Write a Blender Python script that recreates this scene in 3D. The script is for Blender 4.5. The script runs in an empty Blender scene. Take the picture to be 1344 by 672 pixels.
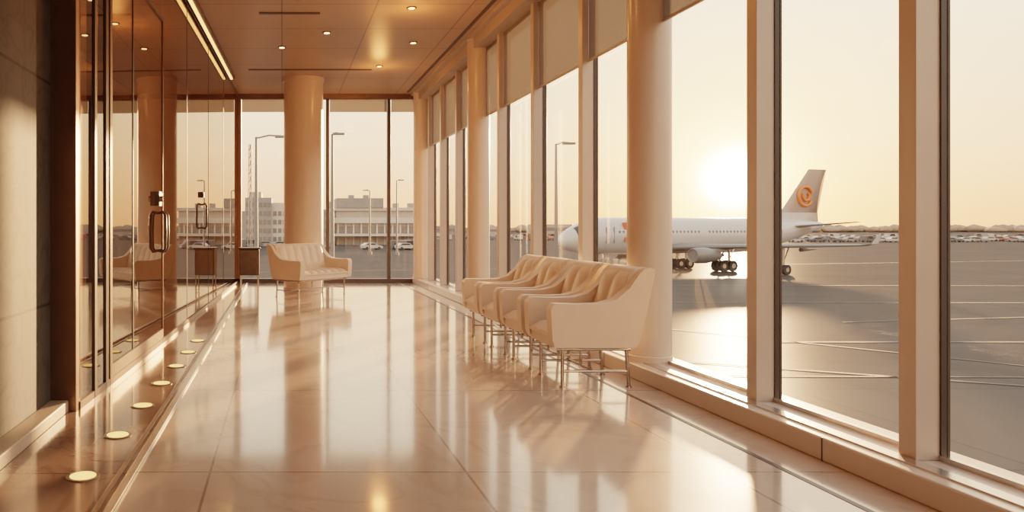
import bpy, bmesh, math, random
from mathutils import Vector, Matrix
random.seed(7)
sc = bpy.context.scene
COL = sc.collection

# ------------------------------------------------------------------ materials
def new_mat(name):
    m = bpy.data.materials.new(name); m.use_nodes = True
    nt = m.node_tree
    for n in list(nt.nodes): nt.nodes.remove(n)
    out = nt.nodes.new('ShaderNodeOutputMaterial')
    return m, nt, out

def pbr(name, col, rough=0.5, metal=0.0, var=0.08, nscale=6.0, bump=0.0, bscale=60.0, spec=0.5, coat=0.0, ior=1.5, sheen=0.0):
    m, nt, out = new_mat(name)
    b = nt.nodes.new('ShaderNodeBsdfPrincipled')
    b.inputs['Roughness'].default_value = rough
    b.inputs['Metallic'].default_value = metal
    b.inputs['Specular IOR Level'].default_value = spec
    b.inputs['Coat Weight'].default_value = coat
    b.inputs['Coat Roughness'].default_value = 0.05
    b.inputs['IOR'].default_value = ior
    tc = nt.nodes.new('ShaderNodeTexCoord')
    n = nt.nodes.new('ShaderNodeTexNoise'); n.inputs['Scale'].default_value = nscale; n.inputs['Detail'].default_value = 5
    r = nt.nodes.new('ShaderNodeValToRGB')
    c = Vector(col)
    r.color_ramp.elements[0].position = 0.3; r.color_ramp.elements[1].position = 0.7
    r.color_ramp.elements[0].color = (*(c*(1-var)), 1); r.color_ramp.elements[1].color = (*[min(1, v) for v in c*(1+var)], 1)
    nt.links.new(tc.outputs['Object'], n.inputs['Vector'])
    nt.links.new(n.outputs['Fac'], r.inputs['Fac']); nt.links.new(r.outputs['Color'], b.inputs['Base Color'])
    if bump > 0:
        n2 = nt.nodes.new('ShaderNodeTexNoise'); n2.inputs['Scale'].default_value = bscale; n2.inputs['Detail'].default_value = 4
        nt.links.new(tc.outputs['Object'], n2.inputs['Vector'])
        bp = nt.nodes.new('ShaderNodeBump'); bp.inputs['Strength'].default_value = bump; bp.inputs['Distance'].default_value = 0.01
        nt.links.new(n2.outputs['Fac'], bp.inputs['Height']); nt.links.new(bp.outputs['Normal'], b.inputs['Normal'])
    nt.links.new(b.outputs['BSDF'], out.inputs['Surface'])
    return m

def emit(name, col, strength):
    m, nt, out = new_mat(name)
    e = nt.nodes.new('ShaderNodeEmission'); e.inputs['Color'].default_value = (*col, 1); e.inputs['Strength'].default_value = strength
    nt.links.new(e.outputs[0], out.inputs['Surface']); return m

def glass(name, ior, tint, refl, scale=1.0):
    m, nt, out = new_mat(name)
    mu = nt.nodes.new('ShaderNodeMath'); mu.operation = 'MULTIPLY'; mu.inputs[1].default_value = scale
    lw = nt.nodes.new('ShaderNodeLayerWeight'); lw.inputs['Blend'].default_value = 0.5
    pw = nt.nodes.new('ShaderNodeMath'); pw.operation = 'POWER'; pw.inputs[1].default_value = 4.0
    ad = nt.nodes.new('ShaderNodeMath'); ad.operation = 'MULTIPLY_ADD'; r0 = ((ior-1)/(ior+1))**2
    ad.inputs[1].default_value = 1-r0; ad.inputs[2].default_value = r0
    nt.links.new(lw.outputs['Facing'], pw.inputs[0]); nt.links.new(pw.outputs[0], ad.inputs[0])
    nt.links.new(ad.outputs[0], mu.inputs[0])
    t = nt.nodes.new('ShaderNodeBsdfTransparent'); t.inputs['Color'].default_value = (*tint, 1)
    g = nt.nodes.new('ShaderNodeBsdfGlossy'); g.inputs['Roughness'].default_value = 0.01; g.inputs['Color'].default_value = (*refl, 1)
    x = nt.nodes.new('ShaderNodeMixShader')
    nt.links.new(mu.outputs[0], x.inputs[0]); nt.links.new(t.outputs[0], x.inputs[1]); nt.links.new(g.outputs[0], x.inputs[2])
    nt.links.new(x.outputs[0], out.inputs['Surface']); return m

def tiled(name, col, mortar, bw, bh, ms, rough, var=0.1, vein=None, nscale=1.2, axis='XY', spec=0.5, coat=0.0, off=(0,0,0), stagger=0.0, matte=None):
    m, nt, out = new_mat(name)
    b = nt.nodes.new('ShaderNodeBsdfPrincipled'); b.inputs['Specular IOR Level'].default_value = spec
    b.inputs['Coat Weight'].default_value = coat; b.inputs['Coat Roughness'].default_value = 0.07
    tc = nt.nodes.new('ShaderNodeTexCoord'); sep = nt.nodes.new('ShaderNodeSeparateXYZ'); cb = nt.nodes.new('ShaderNodeCombineXYZ')
    mp = nt.nodes.new('ShaderNodeMapping'); mp.inputs['Location'].default_value = off
    nt.links.new(tc.outputs['Object'], mp.inputs['Vector']); nt.links.new(mp.outputs[0], sep.inputs[0])
    nt.links.new(sep.outputs[axis[0]], cb.inputs['X']); nt.links.new(sep.outputs[axis[1]], cb.inputs['Y'])
    br = nt.nodes.new('ShaderNodeTexBrick'); br.offset = stagger; br.squash = 1.0
    br.inputs['Scale'].default_value = 1.0; br.inputs['Brick Width'].default_value = bw; br.inputs['Row Height'].default_value = bh
    br.inputs['Mortar Size'].default_value = ms; br.inputs['Mortar Smooth'].default_value = 0.1; br.inputs['Bias'].default_value = 0
    c = Vector(col)
    br.inputs['Color1'].default_value = (*(c*(1-var*.5)), 1); br.inputs['Color2'].default_value = (*(c*(1+var*.5)), 1)
    br.inputs['Mortar'].default_value = (*mortar, 1)
    nt.links.new(cb.outputs[0], br.inputs['Vector'])
    n = nt.nodes.new('ShaderNodeTexNoise'); n.inputs['Scale'].default_value = nscale; n.inputs['Detail'].default_value = 9; n.inputs['Distortion'].default_value = 1.2
    nt.links.new(tc.outputs['Object'], n.inputs['Vector'])
    r = nt.nodes.new('ShaderNodeValToRGB')
    e = r.color_ramp.elements
    v = vein or (0.75, 0.7, 0.66)
    e[0].position = 0.2; e[0].color = (.88, .86, .84, 1); e[1].position = 0.8; e[1].color = (1, 1, 1, 1)
    a = r.color_ramp.elements.new(0.46); a.color = (1, 1, 1, 1)
    a = r.color_ramp.elements.new(0.50); a.color = (*v, 1)
    a = r.color_ramp.elements.new(0.54); a.color = (.97, .97, .97, 1)
    nt.links.new(n.outputs['Fac'], r.inputs['Fac'])
    mx = nt.nodes.new('ShaderNodeMix'); mx.data_type = 'RGBA'; mx.blend_type = 'MULTIPLY'; mx.inputs[0].default_value = 1
    nt.links.new(br.outputs['Color'], mx.inputs[6]); nt.links.new(r.outputs['Color'], mx.inputs[7])
    nt.links.new(mx.outputs[2], b.inputs['Base Color'])
    ro = nt.nodes.new('ShaderNodeMapRange'); ro.inputs['To Min'].default_value = rough; ro.inputs['To Max'].default_value = rough+.03
    nt.links.new(n.outputs['Fac'], ro.inputs['Value']); nt.links.new(ro.outputs[0], b.inputs['Roughness'])
    if matte is not None:
        df = nt.nodes.new('ShaderNodeBsdfDiffuse'); gl = nt.nodes.new('ShaderNodeBsdfGlossy'); gl.inputs['Roughness'].default_value = rough
        xs = nt.nodes.new('ShaderNodeMixShader'); xs.inputs[0].default_value = matte
        nt.links.new(mx.outputs[2], df.inputs['Color']); nt.links.new(df.outputs[0], xs.inputs[1]); nt.links.new(gl.outputs[0], xs.inputs[2])
        nt.links.new(xs.outputs[0], out.inputs['Surface']); return m
    n3 = nt.nodes.new('ShaderNodeTexNoise'); n3.inputs['Scale'].default_value = 1.7; n3.inputs['Detail'].default_value = 1
    nt.links.new(tc.outputs['Object'], n3.inputs['Vector'])
    bp = nt.nodes.new('ShaderNodeBump'); bp.inputs['Strength'].default_value = 0.04; bp.inputs['Distance'].default_value = 0.02
    nt.links.new(n3.outputs['Fac'], bp.inputs['Height']); nt.links.new(bp.outputs['Normal'], b.inputs['Normal'])
    if coat: nt.links.new(bp.outputs['Normal'], b.inputs['Coat Normal'])
    nt.links.new(b.outputs['BSDF'], out.inputs['Surface']); return m

M = {}
M['floor'] = tiled('marble_floor', (.50, .41, .36), (.22, .165, .14), 1.25, 1.85, 0.007, 0.12, var=.05, vein=(.88, .85, .83), spec=.8, coat=.5, off=(.35, -.02, 0))
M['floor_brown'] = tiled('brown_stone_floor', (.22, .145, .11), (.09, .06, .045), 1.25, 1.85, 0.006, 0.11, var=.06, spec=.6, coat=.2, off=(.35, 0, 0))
M['stone'] = tiled('stone_cladding', (.058, .052, .047), (.015, .012, .010), 2.6, 1.42, 0.010, 0.7, var=.12, vein=(.65, .63, .6), nscale=2.5, axis='YZ', off=(0, 0, .72), spec=.25)
M['ceiling'] = tiled('ceiling_panels', (.37, .26, .185), (.16, .10, .07), 1.2, 1.2, 0.010, 0.36, var=.05, vein=(.98, .98, .98), spec=.5)
M['plaster'] = pbr('warm_plaster', (.38, .28, .21), .6)
M['mullion'] = pbr('mullion_aluminium', (.48, .41, .37), .38, .2, var=.03)
M['header'] = pbr('header_paint', (.36, .29, .24), .45, 0, var=.03)
M['column'] = pbr('column_satin_paint', (.59, .465, .39), .32, 0.0, var=.03, coat=.2)
M['darkframe'] = pbr('dark_gasket', (.03, .022, .018), .4)
M['bronze'] = pbr('bronze_frame', (.15, .09, .06), .3, .8)
M['sill'] = pbr('sill_cream', (.56, .48, .42), .25, 0, var=.03)
M['steel'] = pbr('brushed_steel', (.55, .50, .46), .25, .9, var=.04)
M['chrome'] = pbr('chrome', (.40, .365, .34), .12, 1.0, var=.02)
M['leather'] = pbr('cream_leather', (.70, .57, .47), .42, 0, var=.03, bump=.12, bscale=140, spec=.4)
M['dark'] = pbr('dark_metal', (.04, .03, .025), .35, .4)
M['wood'] = pbr('dark_walnut', (.06, .038, .028), .3, 0, var=.3, nscale=10, coat=.3)
M['glass'] = glass('window_glass', 1.4, (.97, .95, .92), (.9, .85, .8), .5)
M['glass2'] = glass('bronze_glass', 1.9, (.58, .48, .41), (.92, .84, .76), .90)
M['lamp'] = emit('floor_light_glow', (1, .50, .13), 3.2)
M['lampc'] = emit('downlight_glow', (1, .55, .20), 9)
M['strip'] = emit('linear_light_glow', (1, .42, .11), 5)
M['white'] = pbr('aircraft_white', (.54, .51, .50), .3, 0, var=.02, coat=.3)
M['wing'] = pbr('aircraft_grey', (.22, .20, .19), .4, .2, var=.03)
M['tailc'] = pbr('tail_grey', (.44, .31, .26), .4, 0, var=.03)
M['orange'] = pbr('livery_orange', (.90, .20, .04), .4, 0, var=.03)
M['red'] = pbr('livery_red', (.70, .12, .06), .4, 0, var=.03)
M['tyre'] = pbr('tyre', (.03, .028, .026), .8)
M['blackglass'] = pbr('cockpit_glass', (.03, .03, .035), .1)
M['apron'] = tiled('apron_concrete', (.062, .057, .055), (.044, .040, .038), 7.5, 7.5, 0.04, 0.32, var=.14, vein=(.85, .84, .83), nscale=.06, matte=.042)
M['paint'] = pbr('apron_paint', (.13, .12, .115), .8, spec=.1)
M['bld'] = pbr('building_beige', (.46, .38, .32), .7, nscale=.3)
M['bld2'] = pbr('building_grey', (.30, .265, .24), .7, nscale=.3)
M['bldw'] = pbr('building_white', (.60, .53, .47), .6)
M['bglass'] = pbr('building_glass', (.19, .165, .15), .25)
M['pole'] = pbr('pole_steel', (.22, .19, .17), .5, .2)
M['tree'] = pbr('hazed_foliage', (.38, .27, .20), .95, var=.2, nscale=.2, spec=.1)  # distance haze is put into this pale foliage colour
for i, c in enumerate([(.5, .47, .44), (.13, .12, .12), (.30, .27, .25), (.34, .12, .08), (.16, .18, .23)]):
    M['car%d' % i] = pbr('car_paint_%d' % i, c, .3)
# roller blind : diffuse + translucent cloth
m, nt, out = new_mat('blind_fabric')
d = nt.nodes.new('ShaderNodeBsdfDiffuse'); d.inputs['Color'].default_value = (.38, .35, .33, 1)
t = nt.nodes.new('ShaderNodeBsdfTranslucent'); t.inputs['Color'].default_value = (.24, .22, .205, 1)
tr = nt.nodes.new('ShaderNodeBsdfTransparent'); tr.inputs['Color'].default_value = (.7, .67, .64, 1)
wv = nt.nodes.new('ShaderNodeTexNoise'); wv.inputs['Scale'].default_value = 30
x1 = nt.nodes.new('ShaderNodeMixShader'); x1.inputs[0].default_value = .5
x2 = nt.nodes.new('ShaderNodeMixShader')
mr = nt.nodes.new('ShaderNodeMapRange'); mr.inputs['To Min'].default_value = .16; mr.inputs['To Max'].default_value = .24
nt.links.new(wv.outputs['Fac'], mr.inputs['Value']); nt.links.new(mr.outputs[0], x2.inputs[0])
nt.links.new(d.outputs[0], x1.inputs[1]); nt.links.new(t.outputs[0], x1.inputs[2])
nt.links.new(x1.outputs[0], x2.inputs[1]); nt.links.new(tr.outputs[0], x2.inputs[2]); nt.links.new(x2.outputs[0], out.inputs['Surface'])
M['blind'] = m

# ------------------------------------------------------------------ builder
class B:
    def __init__(s): s.v = []; s.f = []; s.m = []; s.sm = []; s.mats = []
    def mi(s, k):
        if k not in s.mats: s.mats.append(k)
        return s.mats.index(k)
    def add(s, vs, fs, k, smooth=False):
        o = len(s.v); s.v += [tuple(p) for p in vs]; i = s.mi(k)
        for f in fs: s.f.append([o+a for a in f]); s.m.append(i); s.sm.append(smooth)
    def box(s, x0, x1, y0, y1, z0, z1, k, T=None):
        vs = [Vector((x, y, z)) for z in (z0, z1) for y in (y0, y1) for x in (x0, x1)]
        if T is not None: vs = [T @ v for v in vs]
        s.add(vs, [(0, 2, 3, 1), (4, 5, 7, 6), (0, 1, 5, 4), (2, 6, 7, 3), (0, 4, 6, 2), (1, 3, 7, 5)], k)
    def cbox(s, c, d, k, T=None):
        s.box(c[0]-d[0]/2, c[0]+d[0]/2, c[1]-d[1]/2, c[1]+d[1]/2, c[2]-d[2]/2, c[2]+d[2]/2, k, T)
    def loft(s, rings, k, smooth=True, cap=True):
        n = len(rings[0]); vs = [p for r in rings for p in r]; fs = []
        for i in range(len(rings)-1):
            for j in range(n):
                a = i*n+j; b = i*n+(j+1) % n
                fs.append((a, b, b+n, a+n))
        s.add(vs, fs, k, smooth)
        if cap:
            s.add(rings[0], [tuple(range(n))[::-1]], k); s.add(rings[-1], [tuple(range(n))], k)
    def cyl(s, p0, p1, r, k, seg=16, r1=None):
        p0 = Vector(p0); p1 = Vector(p1); d = (p1-p0).normalized(); r1 = r if r1 is None else r1
        u = d.orthogonal().normalized(); w = d.cross(u)
        R = lambda p, rr: [p+u*math.cos(2*math.pi*i/seg)*rr+w*math.sin(2*math.pi*i/seg)*rr for i in range(seg)]
        s.loft([R(p0, r), R(p1, r1)], k)
    def tube(s, pts, r, k, seg=10):
        pts = [Vector(p) for p in pts]; rings = []
        up = None
        for i, p in enumerate(pts):
            d = (pts[min(i+1, len(pts)-1)]-pts[max(i-1, 0)]).normalized()
            u = d.orthogonal().normalized() if up is None else (up-d*up.dot(d)).normalized()
            up = u; w = d.cross(u)
            rings.append([p+u*math.cos(2*math.pi*j/seg)*r+w*math.sin(2*math.pi*j/seg)*r for j in range(seg)])
        s.loft(rings, k)
    def prism(s, poly, y0, y1, k, smooth=False):  # poly in XZ extruded along Y
        a = [Vector((p[0], y0, p[1])) for p in poly]; b = [Vector((p[0], y1, p[1])) for p in poly]
        s.loft([a, b], k, smooth)
    def mesh(s, name):
        me = bpy.data.meshes.new(name); me.from_pydata(s.v, [], s.f)
        for k in s.mats: me.materials.append(M[k])
        for i, p in enumerate(me.polygons): p.material_index = s.m[i]; p.use_smooth = s.sm[i]
        bm = bmesh.new(); bm.from_mesh(me); bmesh.ops.recalc_face_normals(bm, faces=bm.faces); bm.to_mesh(me); bm.free()
        me.update(); return me
    def obj(s, name, parent=None, bevel=0, seg=3, T=None):
        o = bpy.data.objects.new(name, s.mesh(name)); COL.objects.link(o)
        if parent: o.parent = parent
        if T is not None: o.matrix_world = T
        if bevel:
            md = o.modifiers.new('b', 'BEVEL'); md.width = bevel; md.segments = seg; md.limit_method = 'ANGLE'; md.angle_limit = math.radians(35)
        return o

def empty(name, loc=(0, 0, 0), rz=0):
    e = bpy.data.objects.new(name, None); COL.objects.link(e); e.location = loc; e.rotation_euler = (0, 0, rz); e.empty_display_size = .2; return e

GZ = -3.6       # apron level
CH = 4.0        # ceiling
YB = 16.2       # far glazed wall
YR = -5.0       # rear wall

# ------------------------------------------------------------------ room shell
b = B(); b.box(-.72, 3.25, YR, YB+.1, -.15, 0, 'floor'); b.box(-3.2, -.72, YR, YB+.1, -.15, .0, 'floor_brown'); b.obj('floor')
b = B(); b.box(-3.2, 3.25, YR, YB+.1, CH, CH+.2, 'ceiling'); b.obj('ceiling')
b = B(); b.box(-3.2, 3.25, YR-.15, YR, 0, CH, 'plaster'); b.obj('wall_rear')
b = B(); b.box(-1.75, -1.5, YR, 4.95, 0, CH, 'stone'); b.obj('wall_left')
b = B(); b.box(-3.3, -3.2, YR, YB+.1, 0, CH, 'plaster'); b.obj('wall_side_room')
b = B(); b.box(-1.5, -1.38, YR, 4.93, 0, .075, 'header'); b.obj('baseboard_left', bevel=.008)
# slab edge below floor
b = B(); b.box(-3.3, 3.3, YR-.15, YB+.15, GZ, -.15, 'plaster'); b.obj('wall_lower_storey')

# curb + groove trims
b = B(); b.box(-.745, -.705, YR, YB-.1, 0, .018, 'steel'); b.box(-.80, -.775, YR, YB-.1, 0, .006, 'bronze'); b.obj('trim_1', bevel=.004)
b = B(); b.box(2.46, 2.49, YR, YB-.1, 0, .002, 'dark'); b.obj('trim_2')
# window sill, stepped
b = B()
b.box(2.76, 3.22, YR, YB-.02, 0, .12, 'sill'); b.obj('trim_sill', bevel=.01)
b = B()
b.box(2.84, 2.915, YR+.2, YB-.15, .12, .128, 'steel')
for i in range(8):
    y = YR+1+i*2.63
    b.box(2.7585, 2.762, y, y+.008, .0, .12, 'dark')
b.obj('trim_sill_grille')

# right window wall
mull = [-4.2, -2.9, -1.6, -.3, 1.0, 2.3, 3.56, 4.74, 6.1, 7.46, 8.9, 10.3, 11.5, 12.8, 14.05, 15.2]
edges = [YR]+mull+[YB]
nwin = 0
for i, y in enumerate(mull):
    b = B()
    b.box(2.92, 3.06, y-.05, y+.05, .12, CH-.2, 'mullion')
    b.box(3.06, 3.075, y-.058, y+.058, .12, CH-.2, 'darkframe')
    b.obj('window_mullion', bevel=.004, seg=2)
for i in range(len(edges)-1):
    y0, y1 = edges[i]+.051, edges[i+1]-.051
    if i == 0: y0 = edges[0]
    nwin += 1
    b = B()
    b.add([(3.04, y0, .12), (3.04, y1, .12), (3.04, y1, CH-.2), (3.04, y0, CH-.2)], [(0, 1, 2, 3)], 'glass')
    b.box(3.025, 3.055, y0, y1, .12, .145, 'steel'); b.box(3.02, 3.055, y0, y1, CH-.24, CH-.2, 'darkframe')
    for a, c in ((y0, y0+.008), (y1-.008, y1)): b.box(3.03, 3.055, a, c, .145, CH-.24, 'darkframe')
    b.obj('window_%d' % nwin)
    b = B()
    b.box(2.983, 2.986, y0+.005, y1-.005, 2.82, CH-.2, 'blind')
    b.box(2.975, 2.994, y0+.005, y1-.005, 2.80, 2.82, 'header')
    b.obj('roller_blind')
b = B(); b.box(2.80, 3.2, YR, YB, CH-.2, CH, 'header'); b.box(2.60, 2.66, YR, YB-.3, CH-.006, CH, 'darkframe'); b.box(2.72, 2.80, YR, YB-.1, CH-.05, CH, 'header')
b.obj('trim_header', bevel=.004)

# columns
def column(x, y, r, z0):
    b = B(); seg = 48
    def ring(rr, z): return [Vector((rr*math.cos(2*math.pi*i/seg), rr*math.sin(2*math.pi*i/seg), z)) for i in range(seg)]
    b.loft([ring(r*1.03, z0), ring(r*1.03, z0+.05), ring(r, z0+.055), ring(r, CH-.07), ring(r*1.05, CH-.065), ring(r*1.05, CH)], 'column')
    o = b.obj('column'); o.location = (x, y, 0)
    md = o.modifiers.new('e', 'EDGE_SPLIT'); md.split_angle = math.radians(40)
column(2.95, 6.12, .165, .12)
column(2.9, 11.24, .16, .12)
column(2.88, 15.75, .16, .12)
column(.41, 14.5, .375, 0)

# far glazed wall
b = B()
xs = [-1.0, .97, 2.27, 3.05]
for x in xs[1:3]: b.box(x-.035, x+.035, YB-.06, YB+.06, 0, CH, 'darkframe')
b.box(-.95, -.86, YB-.08, YB+.06, 0, CH, 'bronze')
b.box(.83, .87, YB-.06, YB+.06, 0, CH, 'darkframe')
b.box(-3.2, 3.0, YB-.08, YB+.08, 0, .09, 'darkframe'); b.box(-3.2, 3.0, YB-.09, YB+.08, CH-.1, CH, 'bronze')
b.obj('trim_back_frame', bevel=.004)
for i, (a, c) in enumerate([(-.86, .83), (.87, .935), (1.005, 2.235), (2.305, 3.1)]):
    nwin += 1; b = B()
    b.add([(a, YB, .09), (c, YB, .09), (c, YB, CH-.1), (a, YB, CH-.1)], [(0, 1, 2, 3)], 'glass'); b.obj('window_%d' % nwin)
    if c-a > .2:
        b = B(); b.box(a+.01, c-.01, YB-.05, YB-.047, 3.62, CH-.1, 'blind'); b.obj('roller_blind')
b = B(); b.box(-3.2, -.95, YB-.05, YB+.1, .09, CH-.1, 'plaster'); b.obj('wall_back')

# ------------------------------------------------------------------ left glass partition (slightly splayed)
ang = math.atan2(.40, 11.2); WL = math.hypot(.40, 11.2)
TL = Matrix.Translation((-1.33, 5.0, 0)) @ Matrix.Rotation(-ang, 4, 'Z')
def sY(Y): return (Y-5.0)/math.cos(ang)
b = B()
b.box(-.17, 0, -.07, .0, 0, CH, 'bronze'); b.box(-.17, -.02, 0, .1, 0, CH, 'bronze')
b.obj('trim_bronze_post', bevel=.004, T=TL)
b = B()
for y0, w, k in [(.33, .05, 'dark'), (.62, .07, 'dark'), (.74, .06, 'bronze')]:
    b.box(-.05, .012, y0, y0+w, 0, CH, k)
b.box(-.04, .01, 0, WL, 0, .05, 'bronze'); b.box(-.04, .01, 0, WL, CH-.05, CH, 'bronze')
for Y in (9.4, 11.4, 13.4):
    b.box(-.004, .004, sY(Y), sY(Y)+.01, .05, CH-.05, 'dark')
b.obj('trim_partition_frame', T=TL)
def pane(name, ya, yb, z0=.05, z1=CH-.05):
    b = B(); b.add([(0, ya, z0), (0, yb, z0), (0, yb, z1), (0, ya, z1)], [(0, 1, 2, 3)], 'glass2'); return b
nwin += 1; pane('w', 0.02, .8).obj('window_%d' % nwin, T=TL)
# door
dp = empty('door_1'); dp.matrix_world = TL
d0, d1 = .8, sY(7.83)
b = pane('d', d0, d1, .14, 3.3); o = b.obj('leaf_glass'); o.parent = dp
b = B(); b.box(-.02, .012, d0, d1, .055, .15, 'bronze'); b.box(-.02, .012, d0, d1, 3.3, 3.34, 'bronze')
b.box(-.006, .006, sY(6.51), sY(6.51)+.012, .15, 3.3, 'dark'); b.box(-.01, .01, d1-.012, d1, .15, 3.3, 'bronze')
o = b.obj('rails'); o.parent = dp
b = B(); hy = sY(7.6)
b.tube([(.0, hy, 1.33), (.05, hy, 1.345), (.075, hy, 1.31), (.08, hy, 1.14), (.075, hy, .98), (.05, hy, .945), (0, hy, .96)], .014, 'dark')
b.tube([(.0, hy+.13, 1.33), (.05, hy+.13, 1.345), (.075, hy+.13, 1.31), (.08, hy+.13, 1.14), (.075, hy+.13, .98), (.05, hy+.13, .945), (0, hy+.13, .96)], .014, 'dark')
b.box(0, .045, hy-.15, hy-.03, 1.40, 1.54, 'dark'); b.cyl((.045, hy-.09, 1.47), (.07, hy-.09, 1.47), .03, 'chrome'); b.box(0, .03, hy-.03, hy+.1, 1.50, 1.53, 'dark')
o = b.obj('pull_handle'); o.parent = dp
b = pane('d', d0, d1, 3.34, CH-.05); nwin += 1; b.obj('window_%d' % nwin, T=TL)
dp2 = empty('door_2'); dp2.matrix_world = TL
e0, e1 = sY(9.41), sY(11.4)
b = pane('d', e0+.01, e1, .06, CH-.05); o = b.obj('leaf_glass'); o.parent = dp2
b = B(); hy = sY(10.7)
b.tube([(.0, hy, 1.5), (.05, hy, 1.52), (.07, hy, 1.48), (.07, hy, 1.2), (.05, hy, 1.17), (0, hy, 1.18)], .014, 'dark'); b.box(0, .04, hy-.1, hy, 1.6, 1.68, 'dark')
o = b.obj('pull_handle'); o.parent = dp2
for a, c in [(d1, e0), (e1, WL)]:
    nwin += 1; pane('w', a+.011, c).obj('window_%d' % nwin, T=TL)
# linear ceiling light along partition
b = B(); b.box(.03, .13, 2.0, 9.2, CH-.06, CH, 'bronze'); b.box(.05, .09, 2.05, 9.15, CH-.075, CH-.06, 'strip')
b.obj('linear_ceiling_light', T=TL)

# floor lights
for i in range(8):
    y = 2.93+i*.72+.0
    b = B(); b.cyl((0, 0, .0), (0, 0, .005), .080, 'bronze', 36); b.cyl((0, 0, .005), (0, 0, .007), .062, 'lamp', 36)
    o = b.obj('floor_uplight'); o.location = (-.965+.012*i, y, 0)
# downlights
for (x, y, glow) in [(1.66, 9.75, 1), (.65, 11.0, 0), (.0, 11.9, 0), (1.7, 13.3, 1), (2.0, 11.6, 0), (.0, 9.3, 0), (1.0, 8.0, 1), (1.9, 7.0, 0), (0, 6.2, 1), (1, 4.5, 0), (1.9, 2.5, 0), (0, 2.5, 0), (1, 0, 0), (-2.3, 7, 1), (-2.3, 10.5, 1)]:
    b = B(); b.cyl((0, 0, -.012), (0, 0, 0), .065, 'bronze', 28); b.cyl((0, 0, -.015), (0, 0, -.012), .042, 'lampc', 28)
    o = b.obj('recessed_downlight'); o.location = (x, y, CH)
    l = bpy.data.lights.new('downlight_beam', 'SPOT'); l.energy = 22; l.color = (1, .60, .33); l.spot_size = math.radians(110); l.spot_blend = .8; l.shadow_soft_size = .06
    lo = bpy.data.objects.new('beam', l); COL.objects.link(lo); lo.parent = o; lo.location = (0, 0, -.05)
    if glow:
        l = bpy.data.lights.new('ceiling_glow_fill', 'POINT'); l.energy = 24; l.color = (1, .33, .08); l.shadow_soft_size = .12  # added lamp with no visible source, makes a warm glow pool on the ceiling
        lo = bpy.data.objects.new('spill', l); COL.objects.link(lo); lo.parent = o; lo.location = (0, 0, -.34)
for (x0, x1, y) in [(-.6, 1.6, 13.6), (-.3, .5, 10.0), (-.2, .0, 9.0), (.6, 2.2, 7.6)]:
    b = B(); b.box(x0, x1, y-.03, y+.03, CH-.013, CH-.001, 'darkframe')
    b.obj('air_slot_diffuser')

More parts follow.
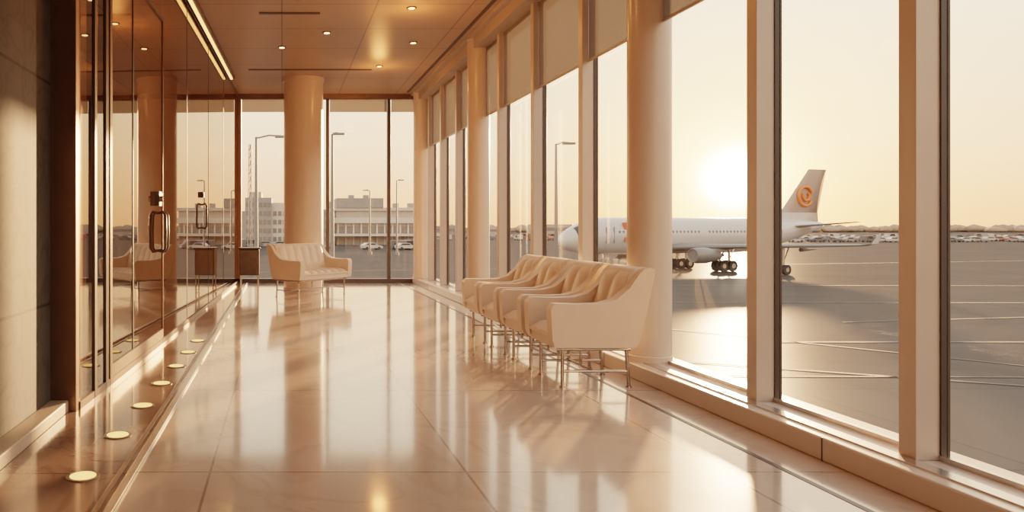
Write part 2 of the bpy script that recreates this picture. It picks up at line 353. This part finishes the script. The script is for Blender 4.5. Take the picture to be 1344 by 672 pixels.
# ------------------------------------------------------------------ lounge chairs
def smooth_obj(o, bevel, seg=4, sub=0):
    for p in o.data.polygons: p.use_smooth = True
    md = o.modifiers.new('b', 'BEVEL'); md.width = bevel; md.segments = seg; md.limit_method = 'ANGLE'; md.angle_limit = math.radians(30)
    md = o.modifiers.new('w', 'WEIGHTED_NORMAL')
ARM = [(.02, .305), (.0, .36), (-.012, .58), (.0, .615), (.03, .63), (.20, .625), (.36, .63), (.47, .66), (.57, .745), (.64, .85), (.68, .885), (.72, .895), (.755, .88), (.75, .83), (.69, .55), (.635, .34), (.61, .305)]
cache = {}
def lounge_chair(name, loc, rz, W, n):
    """faces local -X, width along Y (0..W)"""
    e = empty(name, loc, rz)
    if W not in cache:
        at = .105
        parts = []
        for y0 in (0, W-at):
            b = B(); b.prism(ARM, y0, y0+at, 'leather'); parts.append(('arm', b, .035))
        # reclined back slab
        b = B(); b.prism([(.47, .34), (.50, .5), (.60, .82), (.645, .885), (.70, .895), (.745, .88), (.74, .83), (.68, .55), (.625, .33)], at-.03, W-at+.03, 'leather'); parts.append(('back', b, .03))
        # seat base
        b = B(); b.box(.015, .62, at-.03, W-at+.03, .30, .385, 'leather'); parts.append(('seat_base', b, .02))
        # channelled seat + back cushions
        def pad(P, U, V, N, lu, lv, th, k):
            b = B(); nu, nv = k*8, 8; P = Vector(P); U = Vector(U); V = Vector(V); N = Vector(N)
            grid = []
            for i in range(nu+1):
                u = i/nu; ch = abs(math.sin(math.pi*k*u))**.45
                row = []
                for j in range(nv+1):
                    v = j/nv; ed = (1-abs(2*v-1)**6)
                    row.append(P+U*lu*u+V*lv*v+N*th*(.45+.55*ch)*(.35+.65*ed))
                grid.append(row)
            vs = [p for r in grid for p in r]; fs = [(i*(nv+1)+j, (i+1)*(nv+1)+j, (i+1)*(nv+1)+j+1, i*(nv+1)+j+1) for i in range(nu) for j in range(nv)]
            b.add(vs, fs, 'leather', True)
            def skirt(seq):
                low = [q-N*((q-P).dot(N)) for q in seq]; m2 = len(seq)
                b.add(list(seq)+low, [(a, a+1, m2+a+1, m2+a) for a in range(m2-1)], 'leather', True)
            skirt([g[0] for g in grid]); skirt([g[-1] for g in grid]); skirt(grid[0]); skirt(grid[-1])
            return b
        iw = W-2*at
        parts.append(('seat_cushion', pad((-.0, at, .38), (0, 1, 0), (1, 0, 0), (0, 0, 1), iw, .52, .085, n), 0))
        dv = Vector((.125, 0, .40)); L = dv.length; dv.normalize(); N = Vector((-dv.z, 0, dv.x))
        parts.append(('back_cushion', pad((.52, at, .45), (0, 1, 0), dv, N, iw, L, .07, n), 0))
        # chrome underframe
        b = B(); xs2 = (.10, .575); ys = (.08, W-.08)
        for y in ys:
            b.tube([(xs2[0], y, .30), (xs2[0], y, .01)], .013, 'chrome'); b.tube([(xs2[1], y, .30), (xs2[1]+.02, y, .01)], .013, 'chrome')
            b.tube([(xs2[0]-.04, y, .285), (xs2[1]+.03, y, .285)], .013, 'chrome'); b.tube([(xs2[0], y, .12), (xs2[1]+.01, y, .12)], .010, 'chrome')
            b.cyl((xs2[0], y, 0), (xs2[0], y, .012), .022, 'chrome'); b.cyl((xs2[1]+.02, y, 0), (xs2[1]+.02, y, .012), .022, 'chrome')
        for x in xs2: b.tube([(x, ys[0], .285), (x, ys[1], .285)], .013, 'chrome')
        b.tube([(.33, ys[0], .12), (.33, ys[1], .12)], .010, 'chrome')
        b.tube([(.33, W/2, .285), (.33, W/2, .12)], .011, 'chrome')
        b.box(.2, .5, W/2-.12, W/2+.12, .29, .305, 'steel')
        parts.append(('underframe', b, 0))
        cache[W] = [(nm, bb.mesh(name+'_'+nm), bv) for nm, bb, bv in parts]
    for nm, me, bv in cache[W]:
        o = bpy.data.objects.new(nm, me); COL.objects.link(o); o.parent = e
        if bv: smooth_obj(o, bv)
    return e
for i in range(4):
    lounge_chair('lounge_chair', (1.99, 5.6+.72*i, 0), 0, .63, 2)
rz = math.radians(138)
ctr = Vector((.50, 13.25, 0)); off = Matrix.Rotation(rz, 3, 'Z') @ Vector((.36, .70, 0))
lounge_chair('lounge_sofa', ctr-off, rz, 1.40, 6)

# side cabinet
e = empty('side_table', (-.60, 14.1, 0))
b = B(); b.box(-.18, .18, -.18, .18, .30, .78, 'wood'); b.obj('cabinet', parent=e, bevel=.02)
b = B(); b.box(-.20, .20, -.20, .20, .78, .81, 'dark'); b.obj('top', parent=e, bevel=.005)
b = B()
for x in (-.16, .16):
    for y in (-.16, .16): b.cyl((x, y, 0), (x, y, .30), .012, 'chrome')
    b.tube([(x, -.16, .03), (x, .16, .03)], .01, 'chrome')
b.obj('legs', parent=e)

# ------------------------------------------------------------------ exterior
b = B(); b.box(-900, 1600, -300, 2500, GZ-.5, GZ, 'apron'); b.obj('apron_ground')
b = B()
def line(x0, y0, x1, y1, w, k='paint'):
    d = Vector((x1-x0, y1-y0, 0)); n = Vector((-d.y, d.x, 0)).normalized()*w/2
    p0 = Vector((x0, y0, GZ+.02)); p1 = Vector((x1, y1, GZ+.02))
    b.add([p0-n, p1-n, p1+n, p0+n], [(0, 1, 2, 3)], k)
line(20, 31.5, 60, 31.5, .25); line(14, 27, 24, 22, .2); line(16, 38, 26, 25.5, .18); line(8, 48, 120, 47, .3); line(22, 62, 130, 60, .3)
line(28, 38, 60, 44, .2); line(-40, 70, 120, 110, .35); line(12, 24.4, 60, 23.4, .15)
b.obj('apron_markings')

# --- airliner
air = empty('airliner', (28.2, 78, 0.2), math.atan2(.32, .947))
b = B(); seg = 40
st = [(0, .06, -.62), (.25, .45, -.58), (.8, .85, -.5), (1.6, 1.22, -.36), (2.6, 1.52, -.22), (3.8, 1.76, -.1), (5.5, 1.92, 0), (8, 1.95, 0), (24, 1.95, 0), (27, 1.85, .1), (30, 1.55, .36), (33, 1.12, .68), (35.5, .7, .95), (37.2, .34, 1.15), (37.8, .12, 1.2)]
rings = [[Vector((s, r*math.sin(2*math.pi*j/seg), zc+r*math.cos(2*math.pi*j/seg))) for j in range(seg)] for s, r, zc in st]
for i in range(len(rings)-1):
    for j in range(seg):
        a = min(j+.5, seg-j-.5)/seg*360
        k = 'white'
        if st[i][0] in (1.6,) and 22 < a < 72: k = 'blackglass'
        b.add([rings[i][j], rings[i][(j+1) % seg], rings[i+1][(j+1) % seg], rings[i+1][j]], [(0, 1, 2, 3)], k, True)
me = b.mesh('fuselage'); bm = bmesh.new(); bm.from_mesh(me); bmesh.ops.remove_doubles(bm, verts=bm.verts, dist=.001); bmesh.ops.recalc_face_normals(bm, faces=bm.faces); bm.to_mesh(me); bm.free()
o = bpy.data.objects.new('fuselage', me); COL.objects.link(o); o.parent = air
b = B()
for i in range(46):
    s = 6.2+i*.5
    if i in (22, 23): continue
    for sg in (-1, 1): b.cbox((s, sg*1.915, .42), (.17, .04, .24), 'wing')
for s in (4.6, 26.8):
    b.cbox((s, -1.80 if s < 5 else -1.86, .1), (.04, .1, 1.7), 'wing'); b.cbox((s+.9, -1.88, .1), (.04, .1, 1.7), 'wing')
b.obj('cabin_windows', parent=air)
b = B()   # invented livery marks
for s, z0, z1 in [(7.0, .65, 1.4), (7.6, .65, 1.1), (8.2, .65, 1.4), (8.8, .65, 1.2)]:
    yy = -math.sqrt(1.95**2-((z0+z1)/2)**2)-.05; b.cbox((s, yy+.02, (z0+z1)/2), (.36, .3, z1-z0), 'red')
for i in range(5): b.cbox((6.9+i*.52, -1.93, -.35), (.34, .07, .6 if i % 2 else .45), 'red')
b.obj('livery_marks', parent=air)
def foil(b, secs, k, vertical=False):
    rs = []
    for (x, c, a, z, th) in secs:
        pr = [(0, 0), (.05, .35), (.25, .5), (.6, .38), (1, 0), (.6, -.3), (.25, -.45), (.05, -.3)]
        rs.append([Vector((x+c*px, (pz*th if vertical else a), (z if vertical else z+pz*th))) for px, pz in pr])
    b.loft(rs, k)
b = B()
for sg in (-1, 1):
    foil(b, [(12.2, 7.8, sg*1.2, -1.25, .9), (14.9, 5.0, sg*5.5, -1.1, .6), (20.8, 1.9, sg*15.6, -.75, .22), (21.6, 1.3, sg*16.0, -.6, .12)], 'wing')
    foil(b, [(21.9, .9, sg*16.0, -.6, .1), (22.6, .5, sg*16.15, .3, .06)], 'white')
    foil(b, [(31.2, 3.4, sg*.6, .95, .3), (34.6, 1.4, sg*5.6, 1.45, .12)], 'wing')
    for s2, yy in [(17.2, 4.6), (18.6, 7.6), (20.1, 10.6)]: b.cyl((s2, sg*yy, -1.3), (s2+2.2, sg*yy, -1.25), .2, 'wing', 10, .05)
b.obj('wings', parent=air)
b = B()
foil(b, [(27.2, 3.0, 0, 1.75, .1), (30.6, 6.2, 0, 2.3, .45), (35.4, 2.9, 0, 7.7, .2)], 'tailc', True)
foil(b, [(29.6, 7.4, 0, 1.4, .5), (30.9, 6.0, 0, 2.6, .46)], 'white', True)
b.obj('tail_fin', parent=air)
b = B()
for yy in (-.24, .24):
    c = Vector((34.6, yy, 4.5)); N = 40
    arc = [c+Vector((math.cos(t)*1.1, 0, math.sin(t)*1.1)) for t in [math.radians(20+310*i/N) for i in range(N+1)]]
    b.tube(arc, .17, 'orange', 8)
    arc = [c+Vector((.1+math.cos(t)*.5, 0, math.sin(t)*.5)) for t in [math.radians(150+260*i/N) for i in range(N+1)]]
    b.tube(arc, .15, 'orange', 8)
b.obj('tail_emblem', parent=air)
b = B()
for sg in (-1, 1):
    y = sg*5.4
    def R(s, r): return [Vector((s, y+.8*r*math.sin(2*math.pi*j/28), -1.95+.8*r*math.cos(2*math.pi*j/28))) for j in range(28)]
    b.loft([R(12.2, .72), R(12.05, .8), R(12.1, .88), R(12.6, 1.0), R(13.6, 1.02), R(14.8, .8), R(15.4, .62)], 'wing', cap=False)
    b.loft([R(12.2, .72), R(12.6, .70)], 'wing'); b.loft([R(12.62, .70), R(12.65, .1)], 'dark'); b.loft([R(15.0, .5), R(16.1, .2)], 'dark')
    for t in range(14):
        a = t*2*math.pi/14
        b.tube([(12.58, y+.1*math.sin(a), -1.95+.1*math.cos(a)), (12.58, y+.52*math.sin(a), -1.95+.52*math.cos(a))], .025, 'steel', 5)
    b.prism([(12.6, -1.3), (17, -1.3), (15.8, -1.6), (14.5, -1.45), (13.0, -1.15)], y-.12, y+.12, 'white')
b.obj('engines', parent=air)
b = B()
def gear(s, y, r, top, tw):
    zc = GZ-.2+r
    b.cyl((s, y, top), (s, y, zc), .13, 'steel', 12); b.cyl((s, y-tw, zc), (s, y+tw, zc), .08, 'steel', 10); b.tube([(s+.8, y, top), (s, y, zc+.6)], .06, 'steel')
    for w in (-tw, tw):
        b.cyl((s, y+w-.17, zc), (s, y+w+.17, zc), r, 'tyre', 28); b.cyl((s, y+w-.18, zc), (s, y+w+.18, zc), r*.45, 'steel', 16)
gear(5.8, 0, .42, -1.5, .25); b.box(5.0, 5.1, -.5, .5, -2.4, -1.7, 'white')
for sg in (-1, 1): gear(18.6, sg*2.8, .58, -1.3, .42); gear(19.9, sg*2.8, .58, -1.3, .42)
gear(19.6, -9.2, .5, -1.0, .3)
b.obj('landing_gear', parent=air)

# --- light poles
def pole(x, y, top, arm, heads):
    b = B(); b.cyl((0, 0, GZ), (0, 0, GZ+.5), .35, 'pole', 14); b.cyl((0, 0, GZ+.5), (0, 0, top), .17, 'pole', 12, .10)
    for hx in heads:
        b.tube([(0, 0, top-.1), (hx*.5, 0, top+.12), (hx, 0, top+.08)], .06, 'pole', 8); b.cbox((hx, 0, top+.02), (.95, .35, .16), 'pole')
    o = b.obj('apron_light_pole'); o.location = (x, y, 0)
pole(-1.95, 58, 8.0, 1, [1.9]); pole(4.1, 62, 8.7, 1, [.5]); pole(19, 126, 8.8, 1, [.7]); pole(21.6, 60, 7.7, 1, [1.0]); pole(-6.0, 78, 9.5, 1, [.4]); pole(15, 130, 7.3, 1, [-.7])
# radio mast
b = B()
for dx, dy in ((-.3, -.3), (.3, -.3), (0, .35)): b.cyl((dx, dy, GZ), (dx*.4, dy*.4, 12), .05, 'pole', 6)
for i in range(15):
    z = GZ+i*1.04; f = 1-.6*i/15; g = 1-.6*(i+1)/15
    b.tube([(-.3*f, -.3*f, z), (.3*g, -.3*g, z+1.04)], .03, 'pole', 5); b.tube([(.3*f, -.3*f, z), (0, .35*g, z+1.04)], .03, 'pole', 5)
o = b.obj('radio_mast'); o.location = (-4.2, 100, 0)

# --- terminal buildings
b = B()
b.box(14, 38, 196, 226, GZ, 5.2, 'bld'); b.box(13.5, 38.5, 195.5, 226, 5.2, 6.0, 'bldw'); b.box(14, 26, 195, 226, 6.0, 8.4, 'bld2')
b.box(13, 39, 194.8, 196, 2.0, 3.4, 'bldw'); b.box(14.5, 37.5, 195.8, 196, -.6, 1.2, 'bglass'); b.box(12, 40, 192, 196, -1.3, -.7, 'bldw')
for i in range(12): b.box(14.2+i*2, 14.6+i*2, 195.5, 196, GZ, 2, 'bldw')
for x in (18, 22, 30, 34): b.box(x, x+1.4, 205, 207, 6, 9.6 if x < 26 else 7.4, 'bld2')
b.obj('terminal_building')
b = B()
b.box(-9, -2.5, 186, 200, GZ, 8.2, 'bld2'); b.box(-2.5, 5, 188, 202, GZ, 7.0, 'bldw'); b.box(-14, -9, 190, 200, GZ, 5, 'bld'); b.box(5, 12, 190, 204, GZ, 5.4, 'bld2'); b.box(-8, -5, 186, 196, 8.2, 9.6, 'bld')
for r in range(5):
    z = -2.5+r*2.1
    for i in range(6): b.box(-8.7+i*1.05, -8.0+i*1.05, 185.9, 186.1, z, z+1.1, 'bglass')
    if r < 4:
        for i in range(6): b.box(-2.1+i*1.2, -1.3+i*1.2, 187.9, 188.1, z, z+1.1, 'bglass')
        for i in range(5): b.box(5.5+i*1.3, 6.3+i*1.3, 189.9, 190.1, z, z+1.1, 'bglass')
b.obj('office_building')
b = B()
for i in range(7):
    x = 45+i*34+random.uniform(-6, 6); w = random.uniform(12, 26); h = random.uniform(3, 6.5)
    b.box(x, x+w, 420, 440, GZ, GZ+h, random.choice(['bld', 'bldw', 'bld2'])); b.box(x+1, x+w-1, 419.8, 420, GZ+h*.4, GZ+h*.7, 'bglass')
b.obj('distant_hangars')

# --- parked cars
def car(b, x, y, a, k, van=False):
    T = Matrix.Translation((x, y, GZ)) @ Matrix.Rotation(a, 4, 'Z')
    h = 1.9 if van else 1.42
    pr = [(-2.1, .35), (2.15, .35), (2.2, .7), (1.9, .85), (1.0, .95), (.4, h), (-1.2, h), (-1.95, .98), (-2.15, .9)] if not van else [(-2.4, .4), (2.4, .4), (2.4, .95), (1.8, 1.15), (1.3, h), (-2.35, h)]
    A = [T @ Vector((p[0], -.85, p[1])) for p in pr]; C = [T @ Vector((p[0], .85, p[1])) for p in pr]
    b.loft([A, C], k, False)
    gl = [(.75, 1.0), (.33, h-.1), (-1.1, h-.1), (-1.6, 1.0)]
    for yy in (-.86, .86): b.add([T @ Vector((p[0], yy, p[1])) for p in gl], [(0, 1, 2, 3)], 'blackglass')
    for xx in (-1.35, 1.35):
        for yy in (-.75, .75): b.cyl(T @ Vector((xx, yy-.12, .33)), T @ Vector((xx, yy+.12, .33)), .33, 'tyre', 10)
b = B()
for row, (Y, x0, x1) in enumerate([(232, 130, 265), (246, 120, 280), (262, 30, 300), (300, 20, 340)]):
    x = x0
    while x < x1:
        x += random.uniform(2.8, 6.0)
        if random.random() < .85: car(b, x, Y+random.uniform(-1, 1), random.choice([math.pi/2, 0, .2]), 'car%d' % random.choice([0, 0, 1, 2, 2, 3, 4]), random.random() < .15)
b.obj('parked_cars')
b = B()
for i in range(22):
    car(b, random.uniform(-16, 30), random.uniform(150, 178), random.choice([0, .3, math.pi/2]), 'car%d' % random.choice([0, 1, 2, 0]), random.random() < .4)
b.obj('service_vehicles')
# --- tree line
b = B()
for i in range(420):
    x = random.uniform(-150, 900); y = 620+random.uniform(-20, 60); r = random.uniform(4, 8); h = random.uniform(3.5, 6.5)
    rg = []
    for q, (fz, fr) in enumerate([(0, .5), (.25, 1), (.6, .9), (.85, .5), (1, .1)]):
        rg.append([Vector((x+r*fr*math.cos(t*math.pi/4+q)*random.uniform(.8, 1.2), y+r*fr*math.sin(t*math.pi/4+q), GZ+h*fz)) for t in range(8)])
    b.loft(rg, 'tree', True)
b.obj('tree_line')

# ------------------------------------------------------------------ sun + sky
SD = Vector((.594, 1.0, .064)).normalized()
l = bpy.data.lights.new('sun', 'SUN'); l.energy = 30; l.angle = math.radians(1.4); l.color = (1, .52, .25)
so = bpy.data.objects.new('sun', l); COL.objects.link(so); so.rotation_euler = Vector((.594, 1, .13)).to_track_quat('Z', 'Y').to_euler(); so.location = (60, 100, 30)
w = bpy.data.worlds.new('sunset_sky'); sc.world = w; w.use_nodes = True; nt = w.node_tree
for n in list(nt.nodes): nt.nodes.remove(n)
out = nt.nodes.new('ShaderNodeOutputWorld'); bg = nt.nodes.new('ShaderNodeBackground')
tc = nt.nodes.new('ShaderNodeTexCoord'); nrm = nt.nodes.new('ShaderNodeVectorMath'); nrm.operation = 'NORMALIZE'
nt.links.new(tc.outputs['Generated'], nrm.inputs[0])
sp = nt.nodes.new('ShaderNodeSeparateXYZ'); nt.links.new(nrm.outputs[0], sp.inputs[0])
rp = nt.nodes.new('ShaderNodeValToRGB'); el = rp.color_ramp.elements
el[0].position = 0; el[0].color = (.86, .37, .19, 1); el[1].position = 1; el[1].color = (.42, .42, .44, 1)
for p, c in [(.03, (.96, .46, .24)), (.10, (1.0, .64, .39)), (.22, (.95, .78, .56)), (.40, (.80, .76, .66))]:
    a = el.new(p); a.color = (*c, 1)
nt.links.new(sp.outputs['Z'], rp.inputs['Fac'])
sk = nt.nodes.new('ShaderNodeVectorMath'); sk.operation = 'SCALE'; sk.inputs['Scale'].default_value = 2.8
nt.links.new(rp.outputs['Color'], sk.inputs[0])
dt = nt.nodes.new('ShaderNodeVectorMath'); dt.operation = 'DOT_PRODUCT'; dt.inputs[1].default_value = SD
nt.links.new(nrm.outputs[0], dt.inputs[0])
mxm = nt.nodes.new('ShaderNodeMath'); mxm.operation = 'MAXIMUM'; mxm.inputs[1].default_value = 0; nt.links.new(dt.outputs['Value'], mxm.inputs[0])
prev = sk.outputs[0]
for pw, c in [(7000, (320, 260, 170)), (900, (12, 6.5, 2.2)), (150, (4.2, 1.9, .45)), (30, (1.5, .58, .08)), (6, (.5, .18, .01))]:
    p = nt.nodes.new('ShaderNodeMath'); p.operation = 'POWER'; p.inputs[1].default_value = pw; nt.links.new(mxm.outputs[0], p.inputs[0])
    s = nt.nodes.new('ShaderNodeVectorMath'); s.operation = 'SCALE'; s.inputs[0].default_value = c; nt.links.new(p.outputs[0], s.inputs['Scale'])
    a = nt.nodes.new('ShaderNodeVectorMath'); a.operation = 'ADD'; nt.links.new(prev, a.inputs[0]); nt.links.new(s.outputs[0], a.inputs[1]); prev = a.outputs[0]
nt.links.new(prev, bg.inputs['Color']); bg.inputs['Strength'].default_value = 1.0
nt.links.new(bg.outputs[0], out.inputs['Surface'])

# ------------------------------------------------------------------ camera
cd = bpy.data.cameras.new('camera'); cam = bpy.data.objects.new('camera', cd); COL.objects.link(cam)
cam.location = (0, 0, 1.2); cam.rotation_euler = (math.pi/2, 0, 0)
cd.sensor_width = 36; cd.lens = 1000/1344*36; cd.shift_x = (672-370)/1344; cd.shift_y = -(336-297)/1344
cd.clip_end = 5000; cd.clip_start = .05
sc.camera = cam
sc.view_settings.view_transform = 'Filmic'
sc.view_settings.look = 'Medium Contrast'
sc.view_settings.exposure = 0.05
